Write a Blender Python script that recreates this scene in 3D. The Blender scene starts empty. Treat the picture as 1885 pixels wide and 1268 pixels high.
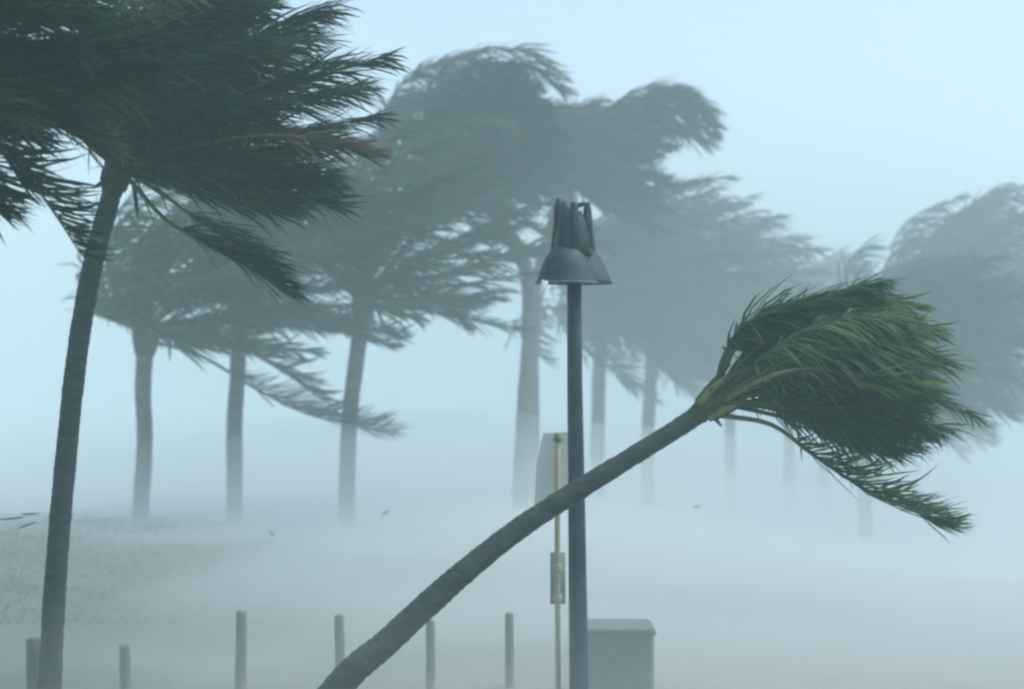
import bpy, bmesh, math, random
from mathutils import Vector, noise

# ------------------------------------------------------------------ camera, sky, sun, exposure
scene = bpy.context.scene
COL = scene.collection
FPX, CX, CY, EYE = 3000.0, 942.5, 634.0, 3.2          # pixels of the 1885 px wide photograph

cam_data = bpy.data.cameras.new('camera')
cam_data.sensor_width = 36.0
cam_data.lens = 36.0 * FPX / 1885.0
cam_data.clip_start = 0.1
cam_data.clip_end = 3000.0
cam_data.dof.use_dof = True
cam_data.dof.focus_distance = 12.6
cam_data.dof.aperture_fstop = 1.1
cam = bpy.data.objects.new('camera', cam_data)
COL.objects.link(cam)
cam.location = (0, 0, EYE)
cam.rotation_euler = (math.radians(90), 0, 0)
scene.camera = cam

SUN_EL, SUN_AZ = 58.0, 80.0                            # azimuth clockwise from +Y (view direction)
world = bpy.data.worlds.new('World')
scene.world = world
world.use_nodes = True
wn = world.node_tree
wn.nodes.clear()
sky = wn.nodes.new('ShaderNodeTexSky')
sky.sky_type = 'NISHITA'
sky.sun_disc = False
sky.sun_elevation = math.radians(SUN_EL)
sky.sun_rotation = math.radians(SUN_AZ)
sky.air_density = 1.0
sky.dust_density = 1.0
sky.ozone_density = 2.0
hsv = wn.nodes.new('ShaderNodeHueSaturation')
hsv.inputs['Saturation'].default_value = 0.80
hsv.inputs['Hue'].default_value = 0.496
bg = wn.nodes.new('ShaderNodeBackground')
bg.inputs['Strength'].default_value = 0.15
wo = wn.nodes.new('ShaderNodeOutputWorld')
wn.links.new(sky.outputs[0], hsv.inputs['Color'])
wn.links.new(hsv.outputs[0], bg.inputs['Color'])
wn.links.new(bg.outputs[0], wo.inputs['Surface'])

sun_data = bpy.data.lights.new('sun', 'SUN')
sun_data.energy = 1.5
sun_data.angle = math.radians(40)
sun_data.color = (1.0, 0.97, 0.92)
sun = bpy.data.objects.new('sun', sun_data)
COL.objects.link(sun)
el, az = math.radians(SUN_EL), math.radians(SUN_AZ)
to_sun = Vector((math.sin(az) * math.cos(el), math.cos(az) * math.cos(el), math.sin(el)))
sun.rotation_euler = (-to_sun).to_track_quat('-Z', 'Y').to_euler()

scene.view_settings.view_transform = 'Standard'
scene.view_settings.look = 'None'
scene.view_settings.gamma = 1.0
scene.view_settings.use_curve_mapping = False
scene.view_settings.exposure = 0.57
scene.render.engine = 'CYCLES'
scene.cycles.max_bounces = 10
scene.cycles.diffuse_bounces = 3
scene.cycles.glossy_bounces = 2
scene.cycles.transmission_bounces = 3
scene.cycles.transparent_max_bounces = 10
scene.cycles.volume_bounces = 8
scene.cycles.use_denoising = True
scene.cycles.filter_width = 2.6

HAZE_DENSITY = 0.0077
SQUALL_DENSITY = 0.025
SPRAY_DENSITY = 0.032
GROUND_SPRAY_DENSITY = 0.20

# ------------------------------------------------------------------ helpers
def at(px, py, d):
    """Point of the place that lies d metres ahead of the viewpoint at this place of the photograph."""
    return Vector(((px - CX) / FPX * d, d, EYE - (py - CY) / FPX * d))

def smooth(a, b, x):
    t = max(0.0, min(1.0, (x - a) / (b - a)))
    return t * t * (3 - 2 * t)

def ground_z(x, y):
    z = -1.3 * smooth(30, 60, y) - 0.7 * smooth(60, 100, y)
    z -= 1.7 * smooth(-1.0, 11.0, x) * smooth(16, 38, y)
    z += 0.26 * smooth(-1.5, -8.0, x) * smooth(32, 24, y) * smooth(14, 23, y)
    if y < 90 and abs(x) < 60:
        z += 0.10 * noise.noise(Vector((x * 0.35, y * 0.35, 0.0)))
        z += 0.03 * noise.noise(Vector((x * 1.3, y * 1.3, 4.0)))
    return z

def tag(o, label=None, cat=None, group=None, kind=None):
    if label: o['label'] = label
    if cat: o['category'] = cat
    if group: o['group'] = group
    if kind: o['kind'] = kind
    return o

def empty(name, loc):
    o = bpy.data.objects.new(name, None)
    o.empty_display_size = 0.2
    COL.objects.link(o)
    o.location = loc
    return o

def mesh_obj(name, verts, faces, mats, parent=None, origin=None, fmat=None, shade=True, tone=None):
    """World-space verts; origin becomes the object's location."""
    org = Vector(origin) if origin is not None else Vector((0, 0, 0))
    me = bpy.data.meshes.new(name)
    me.from_pydata([tuple(Vector(v) - org) for v in verts], [], faces)
    if not isinstance(mats, (list, tuple)):
        mats = [mats]
    for m in mats:
        me.materials.append(m)
    if fmat:
        me.polygons.foreach_set('material_index', fmat)
    if tone:
        at_ = me.attributes.new('tone', 'FLOAT', 'FACE')
        at_.data.foreach_set('value', tone)
    if shade:
        me.polygons.foreach_set('use_smooth', [True] * len(me.polygons))
    me.update()
    o = bpy.data.objects.new(name, me)
    COL.objects.link(o)
    if parent is not None:
        o.parent = parent
        o.location = org - parent.location
        if parent.parent is not None:
            o.location = org - (parent.location + parent.parent.location)
    else:
        o.location = org
    return o

def catmull(pts, n):
    """n+1 points along a Catmull-Rom spline through pts (Vectors of any length)."""
    P = [2 * pts[0] - pts[1]] + list(pts) + [2 * pts[-1] - pts[-2]]
    out = []
    m = len(pts) - 1
    for i in range(n + 1):
        u = i / n * m
        k = min(int(u), m - 1)
        t = u - k
        a, b, c, d = P[k], P[k + 1], P[k + 2], P[k + 3]
        out.append(0.5 * ((2 * b) + (c - a) * t + (2 * a - 5 * b + 4 * c - d) * t * t
                          + (3 * b - a - 3 * c + d) * t ** 3))
    return out

def tube(path, radii, sides, verts, faces, cap=True, jitter=0.0, rng=None):
    base = len(verts)
    n = len(path)
    ref = Vector((0, 1, 0))
    for i, p in enumerate(path):
        t = (path[min(i + 1, n - 1)] - path[max(i - 1, 0)])
        t = t.normalized() if t.length > 1e-9 else Vector((0, 0, 1))
        u = t.cross(ref)
        if u.length < 0.05:
            u = t.cross(Vector((1, 0, 0)))
        u.normalize()
        v = t.cross(u).normalized()
        r = radii[i]
        for k in range(sides):
            a = 2 * math.pi * k / sides
            rr = r * (1 + (rng.uniform(-jitter, jitter) if rng else 0))
            verts.append(p + u * (math.cos(a) * rr) + v * (math.sin(a) * rr))
    for i in range(n - 1):
        for k in range(sides):
            k2 = (k + 1) % sides
            a = base + i * sides
            faces.append((a + k, a + k2, a + sides + k2, a + sides + k))
    if cap:
        faces.append(tuple(base + k for k in reversed(range(sides))))
        faces.append(tuple(base + (n - 1) * sides + k for k in range(sides)))

def lathe(center, prof, sides, verts, faces, wob=0.0, rng=None, squash=1.0):
    base = len(verts)
    for (r, z) in prof:
        for k in range(sides):
            a = 2 * math.pi * k / sides
            rr = r * (1 + (wob * math.sin(3 * a + 1.0)))
            verts.append(Vector(center) + Vector((math.cos(a) * rr, math.sin(a) * rr * squash, z)))
    n = len(prof)
    for i in range(n - 1):
        for k in range(sides):
            k2 = (k + 1) % sides
            a = base + i * sides
            faces.append((a + k, a + k2, a + sides + k2, a + sides + k))

def box(lo, hi, verts, faces, bev=0.0):
    """Box with chamfered vertical edges when bev > 0."""
    (x0, y0, z0), (x1, y1, z1) = lo, hi
    b = len(verts)
    if bev <= 0:
        ring = [(x0, y0), (x1, y0), (x1, y1), (x0, y1)]
    else:
        ring = [(x0 + bev, y0), (x1 - bev, y0), (x1, y0 + bev), (x1, y1 - bev),
                (x1 - bev, y1), (x0 + bev, y1), (x0, y1 - bev), (x0, y0 + bev)]
    n = len(ring)
    for z in (z0, z1):
        for (x, y) in ring:
            verts.append(Vector((x, y, z)))
    for k in range(n):
        k2 = (k + 1) % n
        faces.append((b + k, b + k2, b + n + k2, b + n + k))
    faces.append(tuple(b + k for k in reversed(range(n))))
    faces.append(tuple(b + n + k for k in range(n)))

# ------------------------------------------------------------------ materials
def new_mat(name):
    m = bpy.data.materials.new(name)
    m.use_nodes = True
    nt = m.node_tree
    nt.nodes.clear()
    return m, nt

def surface(name, c1, c2, rough=0.7, scale=6.0, stretch=(1, 1, 1), bump=0.0, bscale=None, spec=0.3, metallic=0.0,
            random_val=0.0):
    m, nt = new_mat(name)
    N, L = nt.nodes, nt.links
    out = N.new('ShaderNodeOutputMaterial')
    bs = N.new('ShaderNodeBsdfPrincipled')
    bs.inputs['Roughness'].default_value = rough
    bs.inputs['Metallic'].default_value = metallic
    bs.inputs['Specular IOR Level'].default_value = spec
    tc = N.new('ShaderNodeTexCoord')
    mp = N.new('ShaderNodeMapping')
    mp.inputs['Scale'].default_value = stretch
    nz = N.new('ShaderNodeTexNoise')
    nz.inputs['Scale'].default_value = scale
    nz.inputs['Detail'].default_value = 5
    nz.inputs['Roughness'].default_value = 0.6
    rp = N.new('ShaderNodeValToRGB')
    rp.color_ramp.elements[0].position = 0.32
    rp.color_ramp.elements[1].position = 0.68
    rp.color_ramp.elements[0].color = (*c1, 1)
    rp.color_ramp.elements[1].color = (*c2, 1)
    L.new(tc.outputs['Object'], mp.inputs['Vector'])
    L.new(mp.outputs[0], nz.inputs['Vector'])
    L.new(nz.outputs['Fac'], rp.inputs['Fac'])
    L.new(rp.outputs[0], bs.inputs['Base Color'])
    if bump > 0:
        n2 = N.new('ShaderNodeTexNoise')
        n2.inputs['Scale'].default_value = bscale or scale * 3
        n2.inputs['Detail'].default_value = 4
        bp = N.new('ShaderNodeBump')
        bp.inputs['Strength'].default_value = bump
        bp.inputs['Distance'].default_value = 0.02
        L.new(mp.outputs[0], n2.inputs['Vector'])
        L.new(n2.outputs['Fac'], bp.inputs['Height'])
        L.new(bp.outputs[0], bs.inputs['Normal'])
    L.new(bs.outputs[0], out.inputs['Surface'])
    return m

def leaf_mat(name, c1, c2, c3, transl=0.35):
    """Leaf blade: colour differs from frond to frond and along the blade, some light passes through."""
    m, nt = new_mat(name)
    N, L = nt.nodes, nt.links
    out = N.new('ShaderNodeOutputMaterial')
    oi = N.new('ShaderNodeObjectInfo')
    rp = N.new('ShaderNodeValToRGB')
    e = rp.color_ramp.elements
    e[0].position, e[0].color = 0.0, (*c1, 1)
    e[1].position, e[1].color = 1.0, (*c3, 1)
    mid = e.new(0.55)
    mid.color = (*c2, 1)
    tc = N.new('ShaderNodeTexCoord')
    nz = N.new('ShaderNodeTexNoise')
    nz.inputs['Scale'].default_value = 2.2
    nz.inputs['Detail'].default_value = 3
    mx = N.new('ShaderNodeMath'); mx.operation = 'MULTIPLY_ADD'
    mx.inputs[1].default_value = 0.55
    ad = N.new('ShaderNodeMath'); ad.operation = 'MULTIPLY_ADD'
    ad.inputs[1].default_value = 0.9
    ad.inputs[2].default_value = -0.22
    L.new(tc.outputs['Object'], nz.inputs['Vector'])
    L.new(nz.outputs['Fac'], ad.inputs[0])
    L.new(oi.outputs['Random'], mx.inputs[0])
    L.new(ad.outputs[0], mx.inputs[2])
    ta = N.new('ShaderNodeAttribute'); ta.attribute_name = 'tone'
    tm = N.new('ShaderNodeMath'); tm.operation = 'ADD'
    L.new(mx.outputs[0], tm.inputs[0])
    L.new(ta.outputs['Fac'], tm.inputs[1])
    L.new(tm.outputs[0], rp.inputs['Fac'])
    bs = N.new('ShaderNodeBsdfPrincipled')
    bs.inputs['Roughness'].default_value = 0.5
    bs.inputs['Specular IOR Level'].default_value = 0.25
    tr = N.new('ShaderNodeBsdfTranslucent')
    ms = N.new('ShaderNodeMixShader')
    ms.inputs['Fac'].default_value = transl
    L.new(rp.outputs[0], bs.inputs['Base Color'])
    L.new(rp.outputs[0], tr.inputs['Color'])
    L.new(bs.outputs[0], ms.inputs[1])
    L.new(tr.outputs[0], ms.inputs[2])
    L.new(ms.outputs[0], out.inputs['Surface'])
    return m

def volume_mat(name, color, density, aniso=0.0):
    m, nt = new_mat(name)
    out = nt.nodes.new('ShaderNodeOutputMaterial')
    v = nt.nodes.new('ShaderNodeVolumePrincipled')
    v.inputs['Color'].default_value = (*color, 1)
    v.inputs['Density'].default_value = density
    v.inputs['Anisotropy'].default_value = aniso
    nt.links.new(v.outputs[0], out.inputs['Volume'])
    return m

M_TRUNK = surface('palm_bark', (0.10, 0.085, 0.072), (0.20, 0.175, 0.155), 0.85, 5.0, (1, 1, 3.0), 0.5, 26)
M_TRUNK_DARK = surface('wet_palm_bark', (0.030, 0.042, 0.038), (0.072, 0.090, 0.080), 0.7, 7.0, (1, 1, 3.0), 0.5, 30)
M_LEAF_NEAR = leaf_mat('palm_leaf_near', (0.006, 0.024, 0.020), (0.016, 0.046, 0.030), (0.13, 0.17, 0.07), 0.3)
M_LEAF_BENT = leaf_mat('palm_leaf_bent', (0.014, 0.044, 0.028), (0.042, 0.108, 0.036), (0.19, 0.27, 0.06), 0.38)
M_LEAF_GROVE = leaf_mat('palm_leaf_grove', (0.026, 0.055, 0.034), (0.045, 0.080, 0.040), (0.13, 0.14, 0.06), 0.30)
M_LEAF_DRY = leaf_mat('palm_leaf_dry', (0.05, 0.045, 0.028), (0.11, 0.085, 0.05), (0.20, 0.16, 0.09), 0.3)
M_RACHIS = surface('palm_stem', (0.10, 0.12, 0.04), (0.19, 0.19, 0.07), 0.55, 4.0)
M_RACHIS_DARK = surface('palm_stem_dark', (0.05, 0.065, 0.03), (0.10, 0.105, 0.045), 0.55, 4.0)
M_FIBRE = surface('palm_fibre', (0.04, 0.038, 0.026), (0.12, 0.11, 0.055), 0.9, 14.0, (1, 1, 0.4), 0.4, 60)
M_SPEAR = surface('palm_green_sheath', (0.10, 0.15, 0.04), (0.24, 0.27, 0.09), 0.5, 7.0, (1, 1, 0.5))
M_LAMP = surface('weathered_lamp_metal', (0.026, 0.038, 0.046), (0.058, 0.076, 0.085), 0.55, 9.0, (1, 1, 1), 0.15, 50, 0.4, 0.3)
M_LAMP_EDGE = surface('lamp_rim_highlight', (0.10, 0.11, 0.12), (0.17, 0.18, 0.19), 0.5, 12.0)  # edge highlight of the shade, painted as a paler colour
M_SKY_GAP = surface('sky_gap_pale', (0.72, 0.74, 0.76), (0.82, 0.83, 0.84), 0.8, 9.0)  # brightness of a sky gap, put into a pale colour
M_PIPE = surface('yellowed_pipe', (0.30, 0.27, 0.17), (0.42, 0.38, 0.25), 0.6, 10.0)
M_BOARD = surface('pale_board', (0.66, 0.66, 0.58), (0.76, 0.76, 0.68), 0.75, 3.0, (1, 1, 0.5))
M_BIN = surface('grey_green_bin', (0.19, 0.23, 0.20), (0.25, 0.29, 0.25), 0.65, 3.0, (1, 1, 1), 0.1, 40)
M_BIN_LID = surface('dark_bin_lid', (0.15, 0.18, 0.16), (0.20, 0.23, 0.21), 0.6, 5.0)
M_POST = surface('weathered_wood', (0.15, 0.165, 0.135), (0.24, 0.25, 0.21), 0.85, 8.0, (3, 3, 0.5), 0.5, 30)
M_ROPE = surface('wet_rope', (0.13, 0.12, 0.10), (0.2, 0.18, 0.15), 0.9, 20.0)
M_GRASS = leaf_mat('beach_grass', (0.06, 0.085, 0.045), (0.09, 0.115, 0.06), (0.16, 0.16, 0.08), 0.5)
M_GRAVEL = None

def ground_material():
    m, nt = new_mat('wet_sand_and_turf')
    N, L = nt.nodes, nt.links
    out = N.new('ShaderNodeOutputMaterial')
    bs = N.new('ShaderNodeBsdfPrincipled')
    bs.inputs['Roughness'].default_value = 0.6
    geo = N.new('ShaderNodeNewGeometry')
    n1 = N.new('ShaderNodeTexNoise'); n1.inputs['Scale'].default_value = 0.28; n1.inputs['Detail'].default_value = 6
    n2 = N.new('ShaderNodeTexNoise'); n2.inputs['Scale'].default_value = 2.6; n2.inputs['Detail'].default_value = 6
    sep = N.new('ShaderNodeSeparateXYZ')
    mr = N.new('ShaderNodeMapRange')                  # turf to the left, washed sand to the right
    mr.inputs['From Min'].default_value = 2.0
    mr.inputs['From Max'].default_value = -3.5
    ad = N.new('ShaderNodeMath'); ad.operation = 'MULTIPLY_ADD'; ad.inputs[1].default_value = 1.0
    su = N.new('ShaderNodeMath'); su.operation = 'SUBTRACT'; su.inputs[1].default_value = 0.5
    sand = N.new('ShaderNodeValToRGB')
    sand.color_ramp.elements[0].color = (0.25, 0.24, 0.205, 1)
    sand.color_ramp.elements[1].color = (0.36, 0.345, 0.29, 1)
    turf = N.new('ShaderNodeValToRGB')
    turf.color_ramp.elements[0].color = (0.05, 0.075, 0.04, 1)
    turf.color_ramp.elements[1].color = (0.11, 0.13, 0.07, 1)
    mx = N.new('ShaderNodeMix'); mx.data_type = 'RGBA'
    cl = N.new('ShaderNodeClamp')
    for n in (n1, n2):
        L.new(geo.outputs['Position'], n.inputs['Vector'])
    L.new(geo.outputs['Position'], sep.inputs[0])
    L.new(sep.outputs['X'], mr.inputs['Value'])
    L.new(n1.outputs['Fac'], su.inputs[0])
    L.new(su.outputs[0], ad.inputs[0])
    ad.inputs[1].default_value = 2.2
    mr2 = N.new('ShaderNodeMapRange')                 # turf ends towards the shore
    mr2.inputs['From Min'].default_value = 32.0
    mr2.inputs['From Max'].default_value = 24.0
    mr2.inputs['To Min'].default_value = -1.5
    mr2.inputs['To Max'].default_value = 0.0
    L.new(sep.outputs['Y'], mr2.inputs['Value'])
    a2 = N.new('ShaderNodeMath'); a2.operation = 'ADD'
    L.new(mr.outputs[0], a2.inputs[0])
    L.new(mr2.outputs[0], a2.inputs[1])
    L.new(a2.outputs[0], ad.inputs[2])
    L.new(ad.outputs[0], cl.inputs[0])
    L.new(n2.outputs['Fac'], sand.inputs['Fac'])
    L.new(n2.outputs['Fac'], turf.inputs['Fac'])
    L.new(cl.outputs[0], mx.inputs['Factor'])
    L.new(sand.outputs[0], mx.inputs['A'])
    L.new(turf.outputs[0], mx.inputs['B'])
    spray_pale = N.new('ShaderNodeMapRange')                # far ground painted paler, standing in for bright spray over a dark band
    spray_pale.inputs['From Min'].default_value = 24.5
    spray_pale.inputs['From Max'].default_value = 31.0
    wa = N.new('ShaderNodeMath'); wa.operation = 'MULTIPLY_ADD'; wa.inputs[1].default_value = 6.0
    L.new(su.outputs[0], wa.inputs[0])
    L.new(sep.outputs['Y'], wa.inputs[2])
    L.new(wa.outputs[0], spray_pale.inputs['Value'])
    fm = N.new('ShaderNodeMix'); fm.data_type = 'RGBA'
    fm.inputs['B'].default_value = (0.60, 0.64, 0.63, 1)
    L.new(spray_pale.outputs[0], fm.inputs['Factor'])
    L.new(mx.outputs['Result'], fm.inputs['A'])
    L.new(fm.outputs['Result'], bs.inputs['Base Color'])
    bp = N.new('ShaderNodeBump'); bp.inputs['Strength'].default_value = 0.5; bp.inputs['Distance'].default_value = 0.05
    n3 = N.new('ShaderNodeTexNoise'); n3.inputs['Scale'].default_value = 14; n3.inputs['Detail'].default_value = 4
    L.new(geo.outputs['Position'], n3.inputs['Vector'])
    L.new(n3.outputs['Fac'], bp.inputs['Height'])
    L.new(bp.outputs[0], bs.inputs['Normal'])
    L.new(bs.outputs[0], out.inputs['Surface'])
    return m

# ------------------------------------------------------------------ ground
def build_ground():
    xs = [-600, -300, -120, -60, -40] + [i * 0.5 for i in range(-56, 57)] + [40, 60, 120, 300, 600]
    ys = [-80, -30, 0, 5] + [8 + i * 0.5 for i in range(0, 100)] + [60, 64, 70, 80, 100, 150, 250, 500, 1000]
    verts, faces = [], []
    for y in ys:
        for x in xs:
            verts.append((x, y, ground_z(x, y)))
    nx = len(xs)
    for j in range(len(ys) - 1):
        for i in range(nx - 1):
            a = j * nx + i
            faces.append((a, a + 1, a + nx + 1, a + nx))
    g = mesh_obj('ground', verts, faces, ground_material())
    tag(g, 'storm-swept sandy ground with patchy turf towards the left', kind='structure')
build_ground()

def build_bounce_surf():
    xs = [-600, -300, -150] + [i * 4.0 for i in range(-25, 26)] + [150, 300, 600]
    ys = [29 + i * 3.0 for i in range(0, 30)] + [130, 160, 220, 320, 500, 1000]
    V = []
    for y in ys:
        for x in xs:
            w = 0.30 * math.sin(y * 0.42 + 1.5 * noise.noise(Vector((x * 0.05, y * 0.05, 0)))) * smooth(44, 62, y)
            V.append((x, y, -2.35 + w + 0.15 * noise.noise(Vector((x * 0.2, y * 0.3, 5)))))
    nx = len(xs)
    F = [(j * nx + i, j * nx + i + 1, (j + 1) * nx + i + 1, (j + 1) * nx + i) for j in range(len(ys) - 1) for i in range(nx - 1)]
    m = surface('pale_bounce_foam', (0.34, 0.42, 0.42), (0.78, 0.80, 0.80), 0.5, 0.35, (1, 2.2, 1), 0.5, 2.0)  # mostly white foam, added to bounce light up into the spray
    o = mesh_obj('bounce_surf', V, F, m)
    tag(o, 'pale foaming surf added behind the palms to brighten the spray from below', kind='structure')
build_bounce_surf()

# ------------------------------------------------------------------ palms
WIND = Vector((1.0, 0.12, -0.06)).normalized()

def frond_mesh(path, length, rng, leaf_len, leaf_w, per_side, wind, wind_pull, bare=0.16, r0=0.028, sides=5, up=None,
               droop=0.12):
    """Rachis tube plus two rows of leaflets that stream away downwind. Returns verts, faces, material per face."""
    n = len(path)
    V, F, MI, TN = [], [], [], []
    radii = [r0 * (1 - 0.85 * (i / (n - 1))) for i in range(n)]
    tube(path, radii, sides, V, F, cap=False)
    MI += [1] * len(F)
    TN += [0.0] * len(F)
    upv = up or Vector((0, 0, 1))
    twist = rng.uniform(-0.5, 0.5)
    for side in (-1, 1):
        for k in range(per_side):
            s = bare + (1.0 - bare) * (k + rng.uniform(0, 0.8)) / per_side
            u = s * (n - 1)
            i = min(int(u), n - 2)
            p = path[i].lerp(path[i + 1], u - i)
            T = (path[i + 1] - path[i]).normalized()
            S = T.cross(upv)
            if S.length < 0.15:
                S = T.cross(Vector((0, 1, 0)))
            S.normalize()
            Nn = S.cross(T).normalized()
            S = (S * math.cos(twist) + Nn * math.sin(twist)).normalized()
            Nn = S.cross(T).normalized()
            q = (s - bare) / (1 - bare)
            prof = (0.45 + 0.55 * min(1, q / 0.25)) * (1.0 - 0.55 * max(0, (q - 0.5) / 0.5) ** 1.3)
            l = leaf_len * prof * rng.uniform(0.75, 1.15)
            d0 = (T * (0.55 + 0.5 * q) + S * side * 0.95 + Nn * rng.uniform(-0.15, 0.35)).normalized()
            jit = Vector((rng.gauss(0, 0.21), rng.gauss(0, 0.24), rng.gauss(0, 0.21)))
            w1 = wind_pull * rng.uniform(0.7, 1.1)
            d1 = (d0 * (1 - w1 * 0.75) + wind * (w1 * 0.75) + jit * 0.6).normalized()
            d2 = (d0 * (1 - w1) + wind * w1 * 1.25 + jit + Vector((0, 0, -droop))).normalized()
            d3 = (d2 + wind * 0.35 + jit * 0.8 + Vector((0, 0, -droop))).normalized()
            wv = d1.cross(Nn + Vector((rng.gauss(0, 0.35), rng.gauss(0, 0.35), rng.gauss(0, 0.35))))
            if wv.length < 1e-3:
                wv = d1.cross(Vector((0, 1, 0.2)))
            wv.normalize()
            hw = leaf_w * 0.5 * rng.uniform(0.75, 1.2)
            p1 = p + d1 * (l * 0.35)
            p2 = p1 + d2 * (l * 0.37)
            p3 = p2 + d3 * (l * 0.28)
            b = len(V)
            V += [p - wv * hw * 0.5, p + wv * hw * 0.5, p1 - wv * hw, p1 + wv * hw,
                  p2 - wv * hw * 0.75, p2 + wv * hw * 0.75, p3]
            F += [(b, b + 1, b + 3, b + 2), (b + 2, b + 3, b + 5, b + 4), (b + 4, b + 5, b + 6)]
            MI += [0, 0, 0]
            TN += [rng.gauss(0, 0.12)] * 3
    return V, F, MI, TN

def wind_path(c, d0, length, goal, stiff, n=18):
    """A rachis that leaves the crown along d0 and is bent towards goal by the wind."""
    pts = [c.copy()]
    d = d0.normalized()
    p = c.copy()
    st = length / n
    for i in range(n):
        s = i / n
        k = stiff * (0.25 + 2.2 * s) / n
        d = (d + (goal - d) * k).normalized()
        p = p + d * st
        pts.append(p.copy())
    return pts

def build_palm(name, label, trunk, radii, crown_len, n_fronds, seed, leaf, bark, wind=WIND, stiff=(2.0, 3.2),
               lift=(-0.35, 0.3), leaf_len=0.62, leaf_w=0.034, per_side=58, custom=(), spread=(8, 105), pull=0.62,
               sides=14, ring=0.11, axis_bias=None, r0=0.028, fibre=1.0, group='palm trees bent by the storm wind',
               stubs=5, step=0.045, rachis=None, bare=0.16, skip=None, sheaths=0):
    rng = random.Random(seed)
    # trunk
    base = trunk[0]
    root = empty('palm_tree', base)
    tag(root, label, 'palm tree', group)
    length = sum((trunk[i + 1] - trunk[i]).length for i in range(len(trunk) - 1))
    n = max(24, int(length / step))
    path = catmull(trunk, n)
    rad = catmull([Vector((r, 0, 0)) for r in radii], n)
    rr = []
    acc = 0.0
    for i in range(n + 1):
        if i:
            acc += (path[i] - path[i - 1]).length
        f = (acc / ring) % 1.0
        rr.append(rad[i].x * (1.0 + 0.085 * (f - 0.5) + 0.035 * noise.noise(Vector((acc * 1.7, seed, 0)))))
        path[i] = path[i] + Vector((noise.noise(Vector((acc * 0.6, seed, 3))), 0,
                                    noise.noise(Vector((acc * 0.6, seed, 9))))) * rad[i].x * 0.14
    V, F = [], []
    tube(path, rr, sides, V, F, jitter=0.02, rng=rng)
    mesh_obj('trunk', V, F, bark, root, base)
    # crown
    top = path[-1]
    t = (path[-1] - path[-6]).normalized()
    if axis_bias is not None:
        t = (t + axis_bias).normalized()
    u = t.cross(Vector((0, 1, 0))).normalized()
    v = t.cross(u).normalized()
    R = rad[-1].x
    V, F = [], []
    bp = [top - t * R * 1.6, top - t * R * 0.4, top + t * R * 1.0, top + t * R * 2.4, top + t * R * 4.0]
    tube(catmull(bp, 12), [R * fibre * k for k in (1.02, 1.15, 1.3, 1.42, 1.5, 1.5, 1.45, 1.32, 1.15, 0.95, 0.72, 0.5, 0.25)],
         12, V, F, jitter=0.10, rng=rng)
    mesh_obj('crown_shaft', V, F, M_FIBRE, root, top)
    hub = top + t * R * 1.5
    for k in range(stubs):
        a = rng.uniform(0, 2 * math.pi)
        rd = (u * math.cos(a) + v * math.sin(a))
        p0 = top + rd * R * 1.0 + t * R * rng.uniform(-0.5, 1.2)
        d = (rd * 0.6 + t * rng.uniform(-0.3, 1.0) + wind * 0.3).normalized()
        l = R * rng.uniform(1.0, 2.2)
        V, F = [], []
        tube([p0, p0 + d * l * 0.5, p0 + d * l + Vector((0, 0, -0.1 * l))], [R * 0.26, R * 0.2, R * 0.1], 6, V, F, jitter=0.1, rng=rng)
        mesh_obj('frond_stub', V, F, M_FIBRE, root, p0)
    for k in range(sheaths):
        a = 2 * math.pi * k / sheaths + rng.uniform(-0.3, 0.3)
        rd = (u * math.cos(a) + v * math.sin(a))
        p0 = top + rd * R * 0.85 - t * R * 0.3
        l = R * rng.uniform(3.4, 5.2)
        d = (t + rd * rng.uniform(0.12, 0.32)).normalized()
        V, F = [], []
        tube([p0, p0 + d * l * 0.3 + rd * R * 0.15, p0 + d * l * 0.7 + rd * R * 0.1, p0 + d * l],
             [R * 0.50, R * 0.44, R * 0.28, R * 0.14], 7, V, F, jitter=0.12, rng=rng)
        mesh_obj('leaf_sheath', V, F, M_SPEAR if k % 2 else M_FIBRE, root, p0)
    rm = rachis or M_RACHIS_DARK
    made = 0
    for k in range(n_fronds):
        f = (k + 0.5) / n_fronds
        th = math.radians(spread[0] + (spread[1] - spread[0]) * f ** 0.8)
        ph = k * 2.39996 + rng.uniform(-0.25, 0.25)
        d0 = (t * math.cos(th) + (u * math.cos(ph) + v * math.sin(ph)) * math.sin(th)).normalized()
        g = (wind + Vector((0, rng.uniform(-0.30, 0.30), lift[1] + (lift[0] - lift[1]) * f + rng.uniform(-0.16, 0.16)))).normalized()
        # fronds that start upwind are lifted over the crown
        up_w = max(0.0, -d0.dot(wind))
        d0 = (d0 + Vector((0, 0, 0.55 * up_w)) + Vector((0, 0.25 * rng.uniform(-1, 1) * up_w, 0))).normalized()
        if skip is not None and skip(d0, f):
            continue
        L = crown_len * rng.uniform(0.80, 1.08) * (0.72 + 0.28 * math.sin(math.pi * min(1, f + 0.18)))
        st = rng.uniform(*stiff) * (1.0 + 0.35 * up_w)
        pth = wind_path(hub + (d0 - t * d0.dot(t)) * R * 0.7, d0, L, g, st)
        V, F, MI, TN = frond_mesh(pth, L, rng, leaf_len * rng.uniform(0.85, 1.1), leaf_w, per_side, wind, pull * rng.uniform(0.8, 1.1),
                              r0=r0, bare=bare, up=t if t.z > 0.6 else None)
        mesh_obj('frond', V, F, [leaf, rm], root, hub, MI, tone=TN)
        made += 1
    for (pts, kw) in custom:
        pth = catmull([Vector(p) for p in pts], 20)
        kw = dict(kw)
        V, F, MI, TN = frond_mesh(pth, 1.0, rng, kw.get('leaf_len', leaf_len), leaf_w, kw.get('per_side', per_side),
                              kw.get('wind', wind), kw.get('pull', pull), r0=kw.get('r0', r0), bare=kw.get('bare', 0.16),
                              droop=kw.get('droop', 0.12))
        mesh_obj('frond', V, F, [kw.get('leaf', leaf), kw.get('rachis', rm)], root, hub, MI, tone=TN)
    return root

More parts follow.
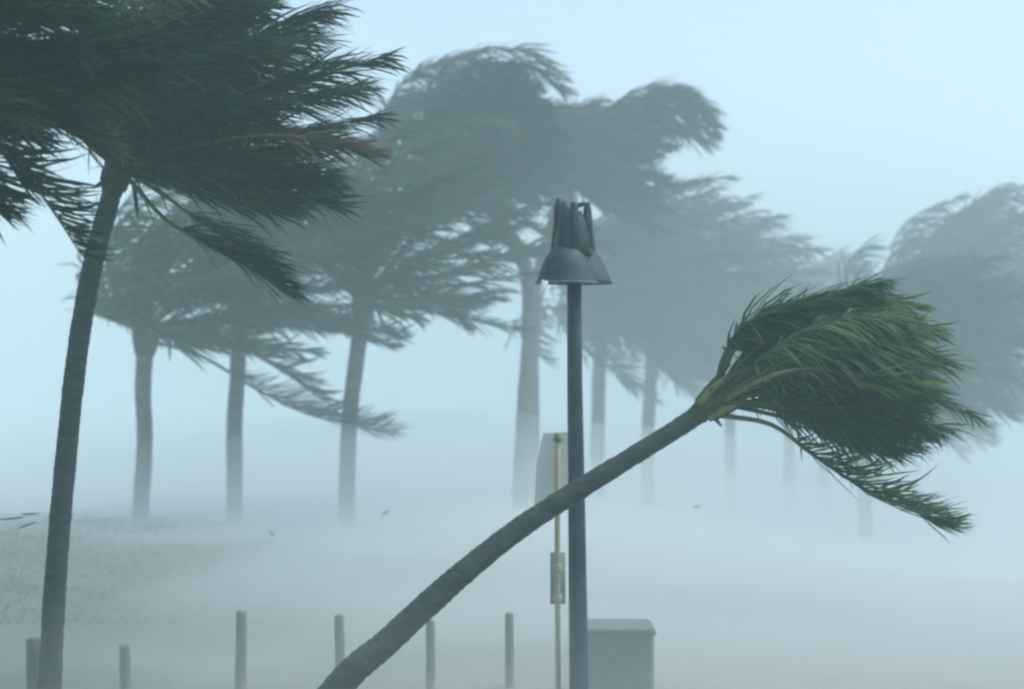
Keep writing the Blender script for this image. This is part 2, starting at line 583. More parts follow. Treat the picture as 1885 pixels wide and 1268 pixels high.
def on_ground(px, d, dz=-0.15):
    x = (px - CX) / FPX * d
    return Vector((x, d, ground_z(x, d) + dz))

# --- young palm bent right over in front of the lamp
D = 12.0
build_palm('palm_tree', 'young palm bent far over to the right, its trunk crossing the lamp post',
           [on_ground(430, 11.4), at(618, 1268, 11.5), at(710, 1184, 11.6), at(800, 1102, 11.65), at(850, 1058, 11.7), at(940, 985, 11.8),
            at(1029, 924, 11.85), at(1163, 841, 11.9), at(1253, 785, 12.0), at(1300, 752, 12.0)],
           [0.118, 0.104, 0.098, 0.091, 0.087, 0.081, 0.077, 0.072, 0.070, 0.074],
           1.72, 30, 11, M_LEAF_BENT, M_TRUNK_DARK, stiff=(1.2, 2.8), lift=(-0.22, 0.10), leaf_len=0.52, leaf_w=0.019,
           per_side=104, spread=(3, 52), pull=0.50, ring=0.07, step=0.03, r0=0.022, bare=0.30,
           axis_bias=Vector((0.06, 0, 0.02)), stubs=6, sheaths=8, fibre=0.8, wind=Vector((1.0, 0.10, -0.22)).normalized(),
           custom=[
               ([at(1325, 765, 12.0), at(1420, 782, 11.9), at(1500, 840, 11.8), at(1600, 905, 11.7), at(1690, 945, 11.7), at(1745, 968, 11.7)],
                dict(bare=0.30, per_side=100, leaf_len=0.46, pull=0.66, droop=-0.02, rachis=M_RACHIS, wind=Vector((1, 0.05, 0.10)))),
               ([at(1325, 742, 12.0), at(1400, 700, 11.5), at(1470, 680, 11.4), at(1540, 685, 11.4), at(1600, 710, 11.4)],
                dict(bare=0.45, leaf_len=0.34, per_side=46, pull=0.5, droop=0.3, leaf=M_LEAF_DRY, rachis=M_RACHIS)),
               ([at(1325, 750, 12.0), at(1420, 735, 11.9), at(1530, 740, 11.8), at(1640, 770, 11.8), at(1740, 790, 11.8)],
                dict(bare=0.2, leaf_len=0.50, pull=0.42, droop=0.40)),
               ([at(1320, 745, 12.0), at(1400, 720, 12.2), at(1540, 705, 12.3), at(1680, 725, 12.3), at(1790, 765, 12.3)],
                dict(bare=0.2, leaf_len=0.48, pull=0.42, droop=0.40)),
               ([at(1320, 735, 12.0), at(1375, 660, 11.9), at(1450, 590, 11.9), at(1540, 540, 11.9), at(1620, 520, 11.9)],
                dict(bare=0.22, leaf_len=0.46, pull=0.55, droop=0.3, wind=Vector((1, 0.1, -0.1)))),
               ([at(1320, 735, 12.0), at(1380, 650, 12.3), at(1460, 575, 12.4), at(1560, 535, 12.4), at(1650, 545, 12.4)],
                dict(bare=0.22, leaf_len=0.46, pull=0.5, droop=0.4)),
               ([at(1320, 740, 12.0), at(1390, 670, 11.7), at(1480, 610, 11.6), at(1590, 580, 11.6), at(1690, 600, 11.6)],
                dict(bare=0.22, leaf_len=0.5, pull=0.42, droop=0.45)),
               ([at(1320, 740, 12.0), at(1400, 690, 11.6), at(1500, 650, 11.5), at(1600, 650, 11.5), at(1690, 690, 11.5)],
                dict(bare=0.22, leaf_len=0.5, pull=0.42, droop=0.45)),
               ([at(1320, 740, 12.0), at(1400, 660, 12.1), at(1510, 590, 12.1), at(1620, 570, 12.1), at(1720, 610, 12.1)],
                dict(bare=0.22, leaf_len=0.46, pull=0.45, droop=0.35)),
           ])

# --- dark palm at the left
D = 13.2
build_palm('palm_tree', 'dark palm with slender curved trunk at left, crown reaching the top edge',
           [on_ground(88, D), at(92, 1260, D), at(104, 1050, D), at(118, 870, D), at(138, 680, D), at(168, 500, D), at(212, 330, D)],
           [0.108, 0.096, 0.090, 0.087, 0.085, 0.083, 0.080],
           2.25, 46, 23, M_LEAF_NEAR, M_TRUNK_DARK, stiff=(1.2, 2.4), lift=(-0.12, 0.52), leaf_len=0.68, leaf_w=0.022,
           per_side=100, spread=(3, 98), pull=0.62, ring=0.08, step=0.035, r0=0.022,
           custom=[
               ([at(225, 315, D), at(300, 400, D - 0.2), at(370, 445, D - 0.3), at(450, 490, D - 0.4), at(520, 535, D - 0.4)],
                dict(bare=0.35, leaf_len=0.55, pull=0.7, rachis=M_RACHIS, droop=0.25)),
               ([at(225, 310, D), at(310, 365, D + 1.2), at(380, 415, D + 1.6), at(440, 455, D + 1.8), at(500, 500, D + 1.9)],
                dict(bare=0.35, leaf_len=0.62, pull=0.7, droop=0.3)),
               ([at(225, 300, D), at(340, 300, D - 0.4), at(480, 325, D - 0.6), at(600, 340, D - 0.6)],
                dict(bare=0.2, leaf_len=0.5, pull=0.7)),
               ([at(225, 300, D), at(350, 270, D - 0.8), at(480, 250, D - 1.0), at(600, 262, D - 1.0), at(690, 285, D - 1.0)],
                dict(bare=0.5, leaf_len=0.45, per_side=50, pull=0.6, leaf=M_LEAF_DRY)),
               ([at(225, 290, D), at(360, 240, D - 0.4), at(520, 245, D - 0.6), at(650, 270, D - 0.6)],
                dict(bare=0.2, leaf_len=0.55, pull=0.6)),
           ])

# --- nearer palm whose trunk stands outside the frame on the left
D = 10.2
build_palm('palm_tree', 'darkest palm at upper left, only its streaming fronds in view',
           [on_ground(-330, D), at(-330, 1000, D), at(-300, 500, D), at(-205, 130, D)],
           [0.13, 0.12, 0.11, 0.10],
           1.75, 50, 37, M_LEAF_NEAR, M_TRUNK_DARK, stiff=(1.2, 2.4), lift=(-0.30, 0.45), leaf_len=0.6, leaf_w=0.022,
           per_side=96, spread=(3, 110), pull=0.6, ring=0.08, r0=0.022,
           custom=[
               ([at(-205, 120, D), at(-90, 180, D), at(30, 300, D), at(95, 385, D), at(150, 470, D)],
                dict(bare=0.2, leaf_len=0.45, pull=0.72, droop=-0.03, per_side=64, rachis=M_RACHIS)),
               ([at(-205, 120, D), at(-130, 150, D), at(-40, 230, D), at(10, 290, D), at(40, 340, D)],
                dict(bare=0.2, leaf_len=0.45, pull=0.6, per_side=70)),
               ([at(-205, 120, D), at(-120, 190, D), at(-60, 290, D), at(-30, 350, D), at(-5, 385, D)],
                dict(bare=0.2, leaf_len=0.45, pull=0.6, per_side=70)),
               ([at(-205, 120, D), at(-150, 210, D), at(-90, 300, D), at(-50, 370, D)],
                dict(bare=0.2, leaf_len=0.42, pull=0.6)),
           ])

# --- three mature palms in the middle distance
D = 28.5
build_palm('palm_tree', 'leftmost of three upright hazy palms, long frond sagging right across two trunks',
           [on_ground(252, D), at(256, 985, D), at(266, 820, D), at(263, 720, D), at(268, 630, D)],
           [0.165, 0.150, 0.142, 0.142, 0.15],
           4.0, 30, 41, M_LEAF_GROVE, M_TRUNK, stiff=(1.5, 2.8), lift=(-0.06, 0.45), leaf_len=0.85, leaf_w=0.05,
           per_side=54, pull=0.62, r0=0.04, sides=12, step=0.06, rachis=M_RACHIS,
           custom=[
               ([at(285, 630, D), at(370, 655, D), at(470, 715, D), at(560, 760, D), at(640, 780, D), at(715, 795, D)],
                dict(bare=0.3, leaf_len=1.05, pull=0.62, droop=-0.02, per_side=80, wind=Vector((1, 0.05, 0.12)))),
               ([at(280, 620, D), at(360, 618, D - 0.5), at(450, 645, D - 0.6), at(530, 690, D - 0.6), at(590, 735, D - 0.6)],
                dict(bare=0.2, leaf_len=0.95, pull=0.6, per_side=80)),
               ([at(255, 620, D), at(225, 585, D), at(185, 570, D), at(160, 540, D), at(175, 500, D)],
                dict(bare=0.1, leaf_len=0.6, pull=0.75)),
           ])
D = 29.5
build_palm('palm_tree', 'middle one of three upright hazy palms, straight trunk behind the sagging frond',
           [on_ground(428, D), at(430, 980, D), at(432, 800, D), at(437, 690, D), at(440, 585, D)],
           [0.165, 0.152, 0.145, 0.142, 0.14],
           4.3, 33, 53, M_LEAF_GROVE, M_TRUNK, stiff=(1.5, 2.8), lift=(-0.05, 0.55), leaf_len=0.85, leaf_w=0.05,
           per_side=54, pull=0.62, r0=0.04, sides=12, step=0.06,
           custom=[
               ([at(450, 575, D), at(530, 590, D), at(610, 605, D), at(680, 625, D), at(725, 635, D)],
                dict(bare=0.2, leaf_len=0.6, pull=0.75)),
           ])
D = 29.0
build_palm('palm_tree', 'rightmost of three upright hazy palms, trunk leaning slightly right towards its crown',
           [on_ground(634, D), at(636, 980, D), at(642, 800, D), at(654, 680, D), at(668, 565, D)],
           [0.165, 0.152, 0.145, 0.142, 0.14],
           4.0, 33, 67, M_LEAF_GROVE, M_TRUNK, stiff=(1.3, 2.6), lift=(-0.05, 0.62), leaf_len=0.85, leaf_w=0.05,
           per_side=54, pull=0.62, r0=0.04, sides=12, step=0.06,
           custom=[
               ([at(680, 555, D), at(740, 535, D), at(790, 545, D), at(830, 575, D), at(855, 605, D)],
                dict(bare=0.2, leaf_len=0.6, pull=0.6)),
           ])

# --- tall pair behind the lamp
D = 32.0
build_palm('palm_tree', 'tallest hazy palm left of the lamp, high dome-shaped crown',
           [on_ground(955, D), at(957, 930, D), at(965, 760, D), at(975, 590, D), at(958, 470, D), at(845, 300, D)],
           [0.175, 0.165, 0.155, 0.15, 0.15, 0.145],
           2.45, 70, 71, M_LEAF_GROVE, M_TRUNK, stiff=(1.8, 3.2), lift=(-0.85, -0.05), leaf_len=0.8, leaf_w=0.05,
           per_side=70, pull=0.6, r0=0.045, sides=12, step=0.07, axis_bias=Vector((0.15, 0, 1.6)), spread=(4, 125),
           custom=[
               ([at(850, 290, D), at(790, 210, D), at(805, 135, D), at(880, 92, D), at(970, 98, D), at(1035, 140, D)], dict(bare=0.06, per_side=100, leaf_len=1.0, pull=0.5, droop=0.35)),
               ([at(850, 290, D), at(755, 250, D + 0.4), at(715, 195, D + 0.5), at(770, 130, D + 0.5), at(850, 105, D + 0.5)], dict(bare=0.06, per_side=100, leaf_len=1.0, pull=0.5, droop=0.35)),
               ([at(850, 290, D), at(760, 280, D - 0.5), at(700, 250, D - 0.6), at(720, 195, D - 0.6), at(800, 165, D - 0.6)], dict(bare=0.06, per_side=100, leaf_len=1.0, pull=0.5, droop=0.35)),
               ([at(850, 300, D), at(770, 320, D - 0.5), at(690, 310, D - 0.8), at(660, 270, D - 0.8), at(720, 235, D - 0.8)], dict(bare=0.06, per_side=100, leaf_len=1.0, pull=0.5, droop=0.35)),
               ([at(850, 290, D), at(800, 230, D - 0.3), at(810, 165, D - 0.3), at(880, 120, D - 0.3), at(960, 130, D - 0.3)], dict(bare=0.06, per_side=100, leaf_len=1.0, pull=0.5, droop=0.35)),
               ([at(850, 290, D), at(850, 200, D - 0.5), at(900, 130, D - 0.8), at(970, 120, D - 0.8), at(1030, 170, D - 0.8)], dict(bare=0.06, per_side=100, leaf_len=1.0, pull=0.5, droop=0.35)),
               ([at(860, 320, D), at(930, 325, D - 0.5), at(1010, 365, D - 0.8), at(1080, 415, D - 0.8)], dict(bare=0.1, pull=0.45)),
               ([at(860, 320, D), at(900, 370, D - 0.5), at(960, 410, D - 0.8), at(1030, 440, D - 0.8)], dict(bare=0.1, pull=0.45)),
               ([at(850, 320, D), at(860, 390, D - 0.5), at(890, 430, D - 0.8), at(950, 455, D - 0.8)], dict(bare=0.1, pull=0.45)),
               ([at(850, 320, D), at(780, 370, D - 0.5), at(720, 400, D - 0.8), at(760, 430, D - 0.8), at(860, 450, D - 0.8)], dict(bare=0.1)),
           ])
D = 34.0
build_palm('palm_tree', 'tall hazy palm whose rounded crown streams right above the lamp head',
           [on_ground(978, D), at(979, 930, D), at(979, 760, D), at(983, 560, D), at(1040, 335, D)],
           [0.19, 0.175, 0.165, 0.16, 0.155],
           2.3, 54, 83, M_LEAF_GROVE, M_TRUNK, stiff=(1.3, 2.3), lift=(-0.95, 0.35), leaf_len=0.8, leaf_w=0.055,
           per_side=54, pull=0.62, r0=0.045, sides=12, step=0.07,
           custom=[
               ([at(1045, 325, D), at(1095, 235, D), at(1150, 178, D), at(1215, 160, D), at(1280, 185, D), at(1310, 235, D)], dict(bare=0.06, per_side=100, leaf_len=1.0, pull=0.5, droop=0.35)),
               ([at(1045, 325, D), at(1085, 250, D + 0.5), at(1140, 200, D + 0.6), at(1210, 170, D + 0.6), at(1270, 170, D + 0.6)], dict(bare=0.06, per_side=100, leaf_len=1.0, pull=0.5, droop=0.35)),
               ([at(1045, 325, D), at(1110, 255, D - 0.5), at(1180, 205, D - 0.6), at(1250, 205, D - 0.6), at(1305, 250, D - 0.6)], dict(bare=0.06, per_side=100, leaf_len=1.0, pull=0.5, droop=0.35)),
               ([at(1045, 325, D), at(1100, 245, D + 0.3), at(1165, 195, D + 0.3), at(1230, 180, D + 0.3), at(1290, 205, D + 0.3)], dict(bare=0.06, per_side=100, leaf_len=1.0, pull=0.5, droop=0.35)),
               ([at(1045, 325, D), at(1070, 300, D + 0.3), at(1130, 240, D + 0.3), at(1200, 225, D + 0.3), at(1270, 240, D + 0.3)], dict(bare=0.06, per_side=100, leaf_len=1.0, pull=0.5, droop=0.35)),
               ([at(1045, 325, D), at(1115, 280, D), at(1185, 245, D), at(1250, 245, D), at(1300, 265, D)], dict(bare=0.06, per_side=100, leaf_len=1.0, pull=0.5, droop=0.35)),
               ([at(1050, 340, D), at(1090, 370, D - 0.5), at(1150, 400, D - 0.8), at(1230, 430, D - 0.8)], dict(bare=0.1, pull=0.45)),
               ([at(1050, 340, D), at(1100, 345, D - 0.5), at(1160, 370, D - 0.8), at(1240, 390, D - 0.8)], dict(bare=0.1, pull=0.45)),
               ([at(1040, 340, D), at(1030, 390, D - 0.5), at(1060, 430, D - 0.8), at(1120, 460, D - 0.8)], dict(bare=0.1, pull=0.45)),
               ([at(1050, 350, D), at(1140, 350, D), at(1220, 342, D), at(1290, 332, D), at(1345, 325, D)],
                dict(bare=0.2, leaf_len=0.6, pull=0.75)),
           ])

# --- grove right of the lamp
D = 38.0
build_palm('palm_tree', 'hazy palm just right of the lamp post, broad low crown',
           [on_ground(1102, D), at(1102, 930, D), at(1100, 800, D), at(1105, 610, D)],
           [0.20, 0.18, 0.165, 0.155],
           4.6, 60, 97, M_LEAF_GROVE, M_TRUNK, stiff=(1.5, 2.8), lift=(-0.85, 0.38), leaf_len=1.0, leaf_w=0.06,
           per_side=50, pull=0.6, r0=0.045, sides=10, step=0.09)
D = 40.0
build_palm('palm_tree', 'hazy palm second to the right of the lamp post, behind the bent trunk',
           [on_ground(1196, D), at(1195, 930, D), at(1192, 800, D), at(1205, 610, D)],
           [0.20, 0.18, 0.165, 0.155],
           4.7, 60, 101, M_LEAF_GROVE, M_TRUNK, stiff=(1.5, 2.8), lift=(-0.85, 0.36), leaf_len=1.0, leaf_w=0.06,
           per_side=50, pull=0.6, r0=0.045, sides=10, step=0.09)

far = [
    (1345, 1342, 670, 47.0, 4.6, 113, 'faint far palm whose trunk shows below the head of the bent palm'),
    (1452, 1455, 670, 49.0, 4.6, 127, 'faint far palm with trunk right of the bent palm head, above the sagging frond'),
    (1516, 1518, 690, 54.0, 4.4, 131, 'faintest far palm, trunk almost lost behind the sagging bent frond'),
]
for (xb, xt, yt, D, L, sd, lab) in far:
    build_palm('palm_tree', lab, [on_ground(xb, D), at(xb, 900, D), at((xb + xt) / 2, 790, D), at(xt, yt, D)],
               [0.19, 0.165, 0.155, 0.145], L, 44, sd, M_LEAF_GROVE, M_TRUNK, stiff=(1.5, 2.8), lift=(-0.7, 0.5),
               leaf_len=1.0, leaf_w=0.07, per_side=44, pull=0.6, r0=0.045, sides=10, step=0.12)
D = 33.0
build_palm('palm_tree', 'hazy palm at right with bare lower trunk below the bent palm crown',
           [on_ground(1594, D), at(1594, 1060, D), at(1592, 900, D), at(1592, 800, D), at(1610, 690, D)],
           [0.16, 0.15, 0.145, 0.142, 0.14],
           3.7, 64, 139, M_LEAF_GROVE, M_TRUNK, stiff=(1.9, 3.0), lift=(-0.75, 0.45), leaf_len=1.0, leaf_w=0.06,
           per_side=54, pull=0.6, r0=0.045, sides=10, step=0.08)
D = 40.0
build_palm('palm_tree', 'hazy palm at the right edge, big crown cut off by the frame',
           [on_ground(2030, D), at(2010, 1000, D), at(1940, 800, D), at(1760, 620, D)],
           [0.18, 0.165, 0.155, 0.15],
           4.9, 74, 149, M_LEAF_GROVE, M_TRUNK, stiff=(1.5, 2.8), lift=(-0.85, 0.60), leaf_len=1.0, leaf_w=0.06,
           per_side=54, pull=0.6, r0=0.045, sides=10, step=0.08)

# ------------------------------------------------------------------ lamp
def build_lamp():
    D = 13.0
    s = D / FPX
    base = on_ground(1068, D, 0.0)
    root = empty('lamp_post', base)
    tag(root, 'tall dark lamp post with bell shade and broken spiky top', 'lamp post')
    rng = random.Random(5)
    c = at(1058, 520, D)
    V, F = [], []
    tube([base + Vector((0, 0, -0.1)), at(1066, 1268, D), at(1061, 900, D), at(1058, 700, D), at(1057, 500, D)],
         [18.5 * s, 18 * s, 15.5 * s, 14 * s, 13 * s], 16, V, F)
    mesh_obj('pole', V, F, M_LAMP, root, base)
    V, F = [], []
    tube([base + Vector((0, 0, -0.05)), base + Vector((0, 0, 0.18)), base + Vector((0, 0, 0.24))], [0.15, 0.145, 0.10], 16, V, F)
    mesh_obj('pole_foot', V, F, M_LAMP, root, base)
    # rear, wider shade (tilted disc skirt) and front bell
    V, F = [], []
    cc = at(1070, 518, D + 0.10)
    prof = [(0.0, 62 * s), (22 * s, 60 * s), (36 * s, 44 * s), (48 * s, 20 * s), (56 * s, 2 * s), (58 * s, -5 * s), (50 * s, -4 * s), (0.0, 2 * s)]
    lathe(cc, prof, 32, V, F)
    o = mesh_obj('rear_shade', V, F, M_LAMP, root, cc)
    V, F = [], []
    cf = at(1043, 515, D - 0.06)
    prof = [(0.0, 64 * s), (14 * s, 63 * s), (30 * s, 54 * s), (42 * s, 36 * s), (50 * s, 14 * s), (54 * s, 0.0), (58 * s, -6 * s),
            (50 * s, -5 * s), (0.0, 2 * s)]
    lathe(cf, prof, 32, V, F)
    o = mesh_obj('front_shade', V, F, M_LAMP, root, cf)
    # paler rim: the highlight along the front shade put into its colour
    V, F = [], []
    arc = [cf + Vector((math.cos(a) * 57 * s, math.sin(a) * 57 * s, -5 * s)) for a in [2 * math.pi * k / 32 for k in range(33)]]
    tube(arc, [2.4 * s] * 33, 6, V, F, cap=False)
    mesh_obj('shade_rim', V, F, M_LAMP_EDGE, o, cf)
    o.location = cf - root.location
    # neck
    V, F = [], []
    pn = at(1056, 470, D)
    tube([pn, at(1056, 440, D), at(1057, 408, D), at(1058, 395, D)], [36 * s, 35 * s, 27 * s, 22 * s], 14, V, F, jitter=0.06, rng=rng)
    mesh_obj('neck', V, F, M_LAMP, root, pn)
    # broken uprights standing round the neck
    spikes = [(1026, 468, 1030, 365, 11, 0.10), (1036, 455, 1039, 372, 8, -0.08), (1048, 452, 1045, 380, 8, 0.12),
              (1058, 450, 1057, 372, 7, -0.14), (1070, 452, 1066, 388, 6, 0.10), (1084, 455, 1081, 375, 9, -0.05),
              (1090, 470, 1088, 430, 6, 0.08)]
    for (x0, y0, x1, y1, w, dd) in spikes:
        a, b = at(x0, y0, D + dd), at(x1, y1, D + dd * 0.8)
        m = a.lerp(b, 0.5) + Vector((rng.uniform(-2, 2) * s, 0, 0))
        V, F = [], []
        tube([a, m, a.lerp(b, 0.85), b], [w * s * 1.1, w * s, w * s * 0.95, w * s * rng.uniform(0.5, 0.9)], 6, V, F, jitter=0.12, rng=rng)
        mesh_obj('broken_upright', V, F, M_LAMP, root, a)
    V, F = [], []
    a, b = at(1060, 380, D - 0.05), at(1086, 376, D - 0.05)
    tube([a, a.lerp(b, 0.5) + Vector((0, 0, 3 * s)), b], [4 * s] * 3, 6, V, F)
    mesh_obj('top_bracket', V, F, M_LAMP, root, a)
    # pale sliver added for the bright gap of sky below the shade
    a, b = at(1004, 516, D - 0.3), at(987, 553, D - 0.3)
    V, F = [], []
    tube([a, a.lerp(b, 0.5) + Vector((2 * s, 0, 0)), b], [6 * s, 6 * s, 5 * s], 4, V, F)
    st = mesh_obj('sky_gap_sliver', V, F, M_SKY_GAP, root, a)
    st['label'] = 'pale sliver below the shade, standing in for bright sky in a gap'
build_lamp()

# ------------------------------------------------------------------ thin post with board
def build_board_post():
    D = 14.4
    s = D / FPX
    base = on_ground(1028, D, 0.0)
    root = empty('sign_post', base)
    tag(root, 'thin yellowish pipe post with pale board, just left of the lamp post', 'post')
    V, F = [], []
    tube([base + Vector((0, 0, -0.1)), at(1027, 1200, D), at(1026, 1000, D), at(1027, 800, D)], [5.2 * s] * 4, 10, V, F)
    mesh_obj('pipe', V, F, M_PIPE, root, base)
    for y in (1045, 1101):
        V, F = [], []
        p = at(1026.5, y + 7, D)
        tube([p, p + Vector((0, 0, 2 * s)), p + Vector((0, 0, 12 * s)), p + Vector((0, 0, 14 * s))], [7 * s, 8.4 * s, 8.4 * s, 7 * s], 10, V, F)
        mesh_obj('coupling', V, F, M_PIPE, root, p)
    V, F = [], []
    p0, p1 = at(1013, 1112, D + 0.05), at(1041, 1018, D + 0.05)
    box((p0.x, D + 0.05, p0.z), (p1.x, D + 0.11, p1.z), V, F, 0.008)
    mesh_obj('junction_box', V, F, M_BIN, root, p0)
    V, F = [], []
    # board: a slightly flared pale panel, 3 cm thick
    q = [at(1000, 797, D + 0.06), at(1046, 795, D + 0.06), at(1047, 935, D + 0.06), at(983, 935, D + 0.06), at(988, 850, D + 0.06)]
    n = len(q)
    V = q + [v + Vector((0, 0.03, 0)) for v in q]
    F = [tuple(range(n)), tuple(reversed(range(n, 2 * n)))] + [(k, k + n, (k + 1) % n + n, (k + 1) % n) for k in range(n)]
    mesh_obj('board', V, F, M_BOARD, root, q[0], shade=False)
    V, F = [], []
    p = at(1027, 812, D)
    tube([p, p + Vector((0, 0, 5 * s)), at(1027, 798, D)], [8 * s, 8 * s, 6 * s], 10, V, F)
    mesh_obj('cap', V, F, M_POST, root, p)
build_board_post()

# ------------------------------------------------------------------ litter bin behind the lamp post
def build_bin():
    D = 13.9
    x0, x1 = at(1072, 0, D).x, at(1208, 0, D).x
    zt = at(0, 1160, D).z
    b = Vector(((x0 + x1) / 2, D + 0.3, ground_z((x0 + x1) / 2, D + 0.3)))
    root = empty('litter_bin', b)
    tag(root, 'boxy grey-green litter bin standing behind the lamp post', 'bin')
    V, F = [], []
    box((x0 + 0.015, D + 0.015, b.z - 0.02), (x1 - 0.015, D + 0.585, zt - 0.05), V, F, 0.03)
    mesh_obj('body', V, F, M_BIN, root, b, shade=False)
    V, F = [], []
    box((x0, D, zt - 0.05), (x1, D + 0.6, zt - 0.012), V, F, 0.035)
    bb = len(V)
    box((x0 + 0.02, D + 0.02, zt - 0.012), (x1 - 0.02, D + 0.58, zt), V, F, 0.035)
    mesh_obj('lid', V, F, M_BIN_LID, root, b, shade=False)
build_bin()

# ------------------------------------------------------------------ bollard posts
posts = [
    (65, 1175, 13.4, 0.066, 'dark wide wooden post against the foot of the left palm'),
    (232, 1187, 14.6, 0.050, 'low wooden post next to the right of the dark left palm'),
    (443, 1124, 14.6, 0.050, 'mossy wooden post standing below the middle upright palm'),
    (627, 1132, 14.9, 0.045, 'wooden post just left of the leaning trunk, below the rightmost upright palm'),
    (793, 1142, 14.8, 0.042, 'faint wooden post just right of the leaning trunk'),
    (938, 1128, 15.0, 0.040, 'faintest wooden post, left of the thin yellowish pipe post'),
]
for i, (px, py, D, r, lab) in enumerate(posts):
    rng = random.Random(200 + i)
    base = on_ground(px, D, 0.0)
    top = at(px + rng.uniform(-3, 3), py, D)
    V, F = [], []
    pth = [base + Vector((0, 0, -0.25))] + [base.lerp(top, k / 6) for k in range(1, 6)] + [top - Vector((0, 0, 0.02)), top]
    tube(pth, [r * 1.05] * 3 + [r] * 3 + [r * 0.96, r * 0.82], 12, V, F, jitter=0.035, rng=rng)
    o = mesh_obj('wooden_post', V, F, M_POST, None, base)
    tag(o, lab, 'post', 'row of low wooden posts')

# ------------------------------------------------------------------ flying leaf scraps
scraps = [
    (710, 945, 24.0, 0.14, 20, 'dark leaf scrap flying right of the three upright trunks'),
    (500, 983, 24.0, 0.12, -30, 'small leaf scrap flying right of the middle upright trunk'),
    (1282, 932, 26.0, 0.15, 10, 'leaf scrap flying below the head of the bent palm'),
    (22, 953, 17.0, 0.30, 6, 'long thin leaf strip flying at the left edge'),
    (55, 945, 17.4, 0.20, -4, 'short thin leaf strip flying beside the left palm trunk'),
    (50, 967, 17.8, 0.22, 12, 'lowest thin leaf strip flying beside the left palm trunk'),
]
for i, (px, py, D, l, ang, lab) in enumerate(scraps):
    rng = random.Random(300 + i)
    c = at(px, py, D)
    a = math.radians(ang)
    d = Vector((math.cos(a), 0.3, math.sin(a))).normalized()
    w = d.cross(Vector((0, 1, 0.3))).normalized()
    hw = 0.010 if l > 0.15 else 0.024
    V = []
    F = []
    n = 5
    for k in range(n + 1):
        t = k / n
        p = c + d * (l * (t - 0.5)) + Vector((0, 0.03 * math.sin(t * 4), 0.012 * math.sin(t * 3 + i)))
        ww = hw * max(0.08, math.sin(math.pi * (0.08 + 0.86 * t)))
        V += [p - w * ww, p + Vector((0, 0.3 * ww, 0)), p + w * ww]
        if k:
            b = (k - 1) * 3
            F += [(b, b + 1, b + 4, b + 3), (b + 1, b + 2, b + 5, b + 4)]
    o = mesh_obj('leaf_scrap', V, F, M_LEAF_NEAR, None, c)
    tag(o, lab, 'leaf', 'leaf scraps flying in the wind')

# ------------------------------------------------------------------ low wind-flattened grass and creepers
def build_grass():
    rng = random.Random(77)
    V, F = [], []
    def blade(p, l, w, lean):
        d1 = Vector((0.5 * lean, rng.uniform(-0.3, 0.3), 1.0)).normalized()
        d2 = Vector((1.2 * lean, rng.uniform(-0.3, 0.3), 0.35)).normalized()
        sw = Vector((rng.uniform(-0.4, 0.4), 1, 0)).normalized() if rng.random() < 0.4 else Vector((1, 0, -0.4)).normalized()
        b = len(V)
        p1 = p + d1 * l * 0.5
        p2 = p1 + d2 * l * 0.5
        V.extend([p - sw * w, p + sw * w, p1 - sw * w * 0.8, p1 + sw * w * 0.8, p2])
        F.extend([(b, b + 1, b + 3, b + 2), (b + 2, b + 3, b + 4)])
    n = 0
    while n < 30000:
        y = rng.uniform(18, 31)
        x = rng.uniform(-10.5, 0.0)
        dens = smooth(-1.0, -7.0, x) * (0.60 + 0.9 * noise.noise(Vector((x * 0.6, y * 0.6, 7))))
        if rng.random() > dens:
            n += 0.2
            continue
        l = rng.uniform(0.03, 0.08) * (0.8 + 0.6 * smooth(-4, -8, x))
        blade(Vector((x, y, ground_z(x, y) - 0.01)), l, rng.uniform(0.004, 0.009), rng.uniform(0.6, 1.4))
        n += 1
    o = mesh_obj('beach_grass', V, F, M_GRASS)
    tag(o, 'low wind-flattened grass covering the ground at the left', kind='stuff')
build_grass()

# ------------------------------------------------------------------ air: haze and ground-hugging spray
def closed_grid(name, xs, ys, ztop, zbot, mat):
    V, F = [], []
    nx, ny = len(xs), len(ys)
    for y in ys:
        for x in xs:
            V.append((x, y, ztop(x, y)))
    for y in ys:
        for x in xs:
            V.append((x, y, zbot))
    o = nx * ny
    for j in range(ny - 1):
        for i in range(nx - 1):
            a = j * nx + i
            F.append((a, a + 1, a + nx + 1, a + nx))
            F.append((o + a, o + a + nx, o + a + nx + 1, o + a + 1))
    for i in range(nx - 1):
        F.append((i, o + i, o + i + 1, i + 1))
        a = (ny - 1) * nx + i
        F.append((a, a + 1, o + a + 1, o + a))
    for j in range(ny - 1):
        a = j * nx
        F.append((a, a + nx, o + a + nx, o + a))
        a = j * nx + nx - 1
        F.append((a, o + a, o + a + nx, a + nx))
    return mesh_obj(name, V, F, mat)

haze = closed_grid('haze', [-700, 700], [-90, 1100], lambda x, y: 13.0, -5.0, volume_mat('haze', (0.72, 0.995, 0.975), HAZE_DENSITY))
tag(haze, 'rain haze filling the air', kind='stuff')

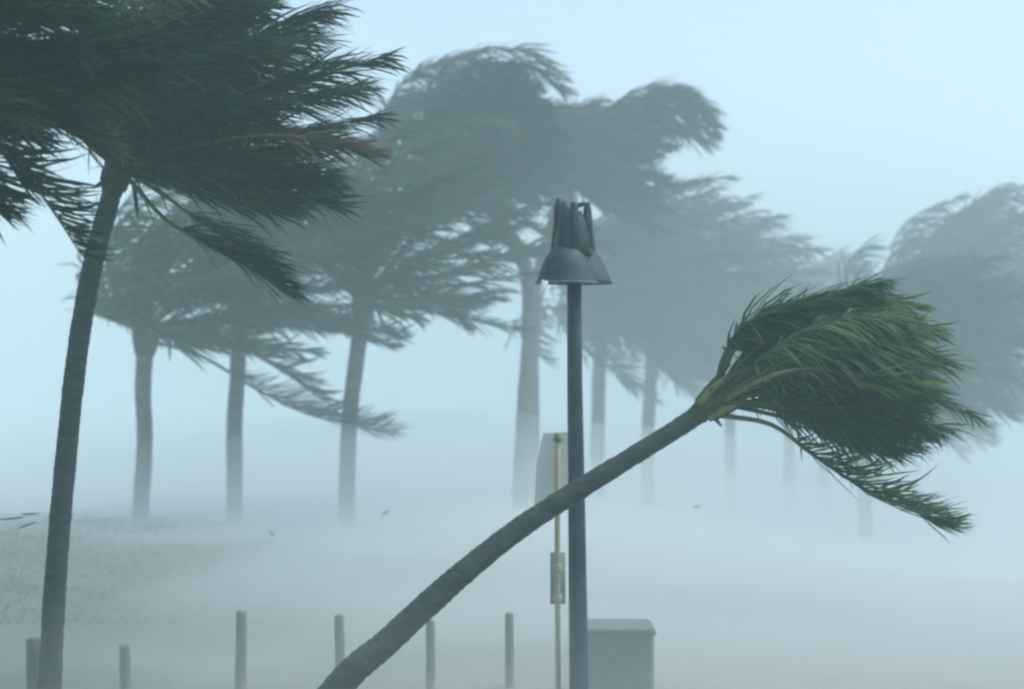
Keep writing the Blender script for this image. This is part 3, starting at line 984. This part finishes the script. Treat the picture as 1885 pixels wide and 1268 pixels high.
def spray_top(x, y, k):
    z = (0.45, 0.85, 1.45)[k] + (0.25, 0.40, 0.50)[k] * smooth(10, 22, y) - (1.8, 2.3, 2.6)[k] * smooth(23 + 2 * k, 64, y)
    z -= 1.1 * smooth(-1.0, 12.0, x) * smooth(16, 40, y) + 0.70 * smooth(-1.5, -7.0, x) * smooth(31, 21, y)
    amp = smooth(12, 18, y) * smooth(40, 24, y)
    z += (0.25, 0.40, 0.55)[k] * noise.noise(Vector((x * 0.22, y * 0.12, 1.5 + 7.3 * k))) * amp
    z += 0.14 * noise.noise(Vector((x * 0.7, y * 0.4, 6.5 + 3.1 * k))) * amp
    return min(z, 2.6)

def low_spray_top(x, y):
    amp = smooth(12, 18, y) * smooth(60, 30, y)
    z = 0.12 + 0.33 * smooth(11, 20, y) + 0.14 * noise.noise(Vector((x * 0.3, y * 0.2, 11.5))) * amp
    z -= 0.45 * smooth(-2.0, -6.0, x) * smooth(31, 23, y)
    z -= 1.5 * smooth(-1.0, 11.0, x) * smooth(16, 38, y)
    return z - 1.6 * smooth(24, 60, y)
sx = [-500, -200, -80, -40] + [i * 1.0 for i in range(-30, 31)] + [40, 80, 200, 500]
sy = [10 + i * 1.0 for i in range(0, 60)] + [75, 90, 120, 200, 400, 900]
spray_mat = volume_mat('spray', (0.95, 0.996, 0.985), SPRAY_DENSITY)
for k in range(3):
    spray = closed_grid('blown_spray', sx, sy, lambda x, y: spray_top(x, y, k), -4.6 - 0.02 * k, spray_mat)
    tag(spray, ('blown spray drifting at knee height', 'blown spray drifting at waist height',
                'thin blown spray drifting at head height')[k], kind='stuff')
low_spray = closed_grid('ground_spray', sx, sy, low_spray_top, -4.5, volume_mat('low_spray', (0.94, 0.992, 0.975), GROUND_SPRAY_DENSITY))
tag(low_spray, 'thick spray hugging the ground', kind='stuff')

def squall_top(x, y):
    return -1.5 + 13.5 * smooth(15, 34, y + 1.5 * noise.noise(Vector((x * 0.1, y * 0.1, 2.0))))
squall = closed_grid('rain_squall', sx, [14 + i * 1.0 for i in range(0, 30)] + [60, 90, 150, 300, 800], squall_top, -4.3,
                     volume_mat('squall', (0.95, 0.995, 0.982), SQUALL_DENSITY))
tag(squall, 'denser bank of driven rain behind the lamp', kind='stuff')
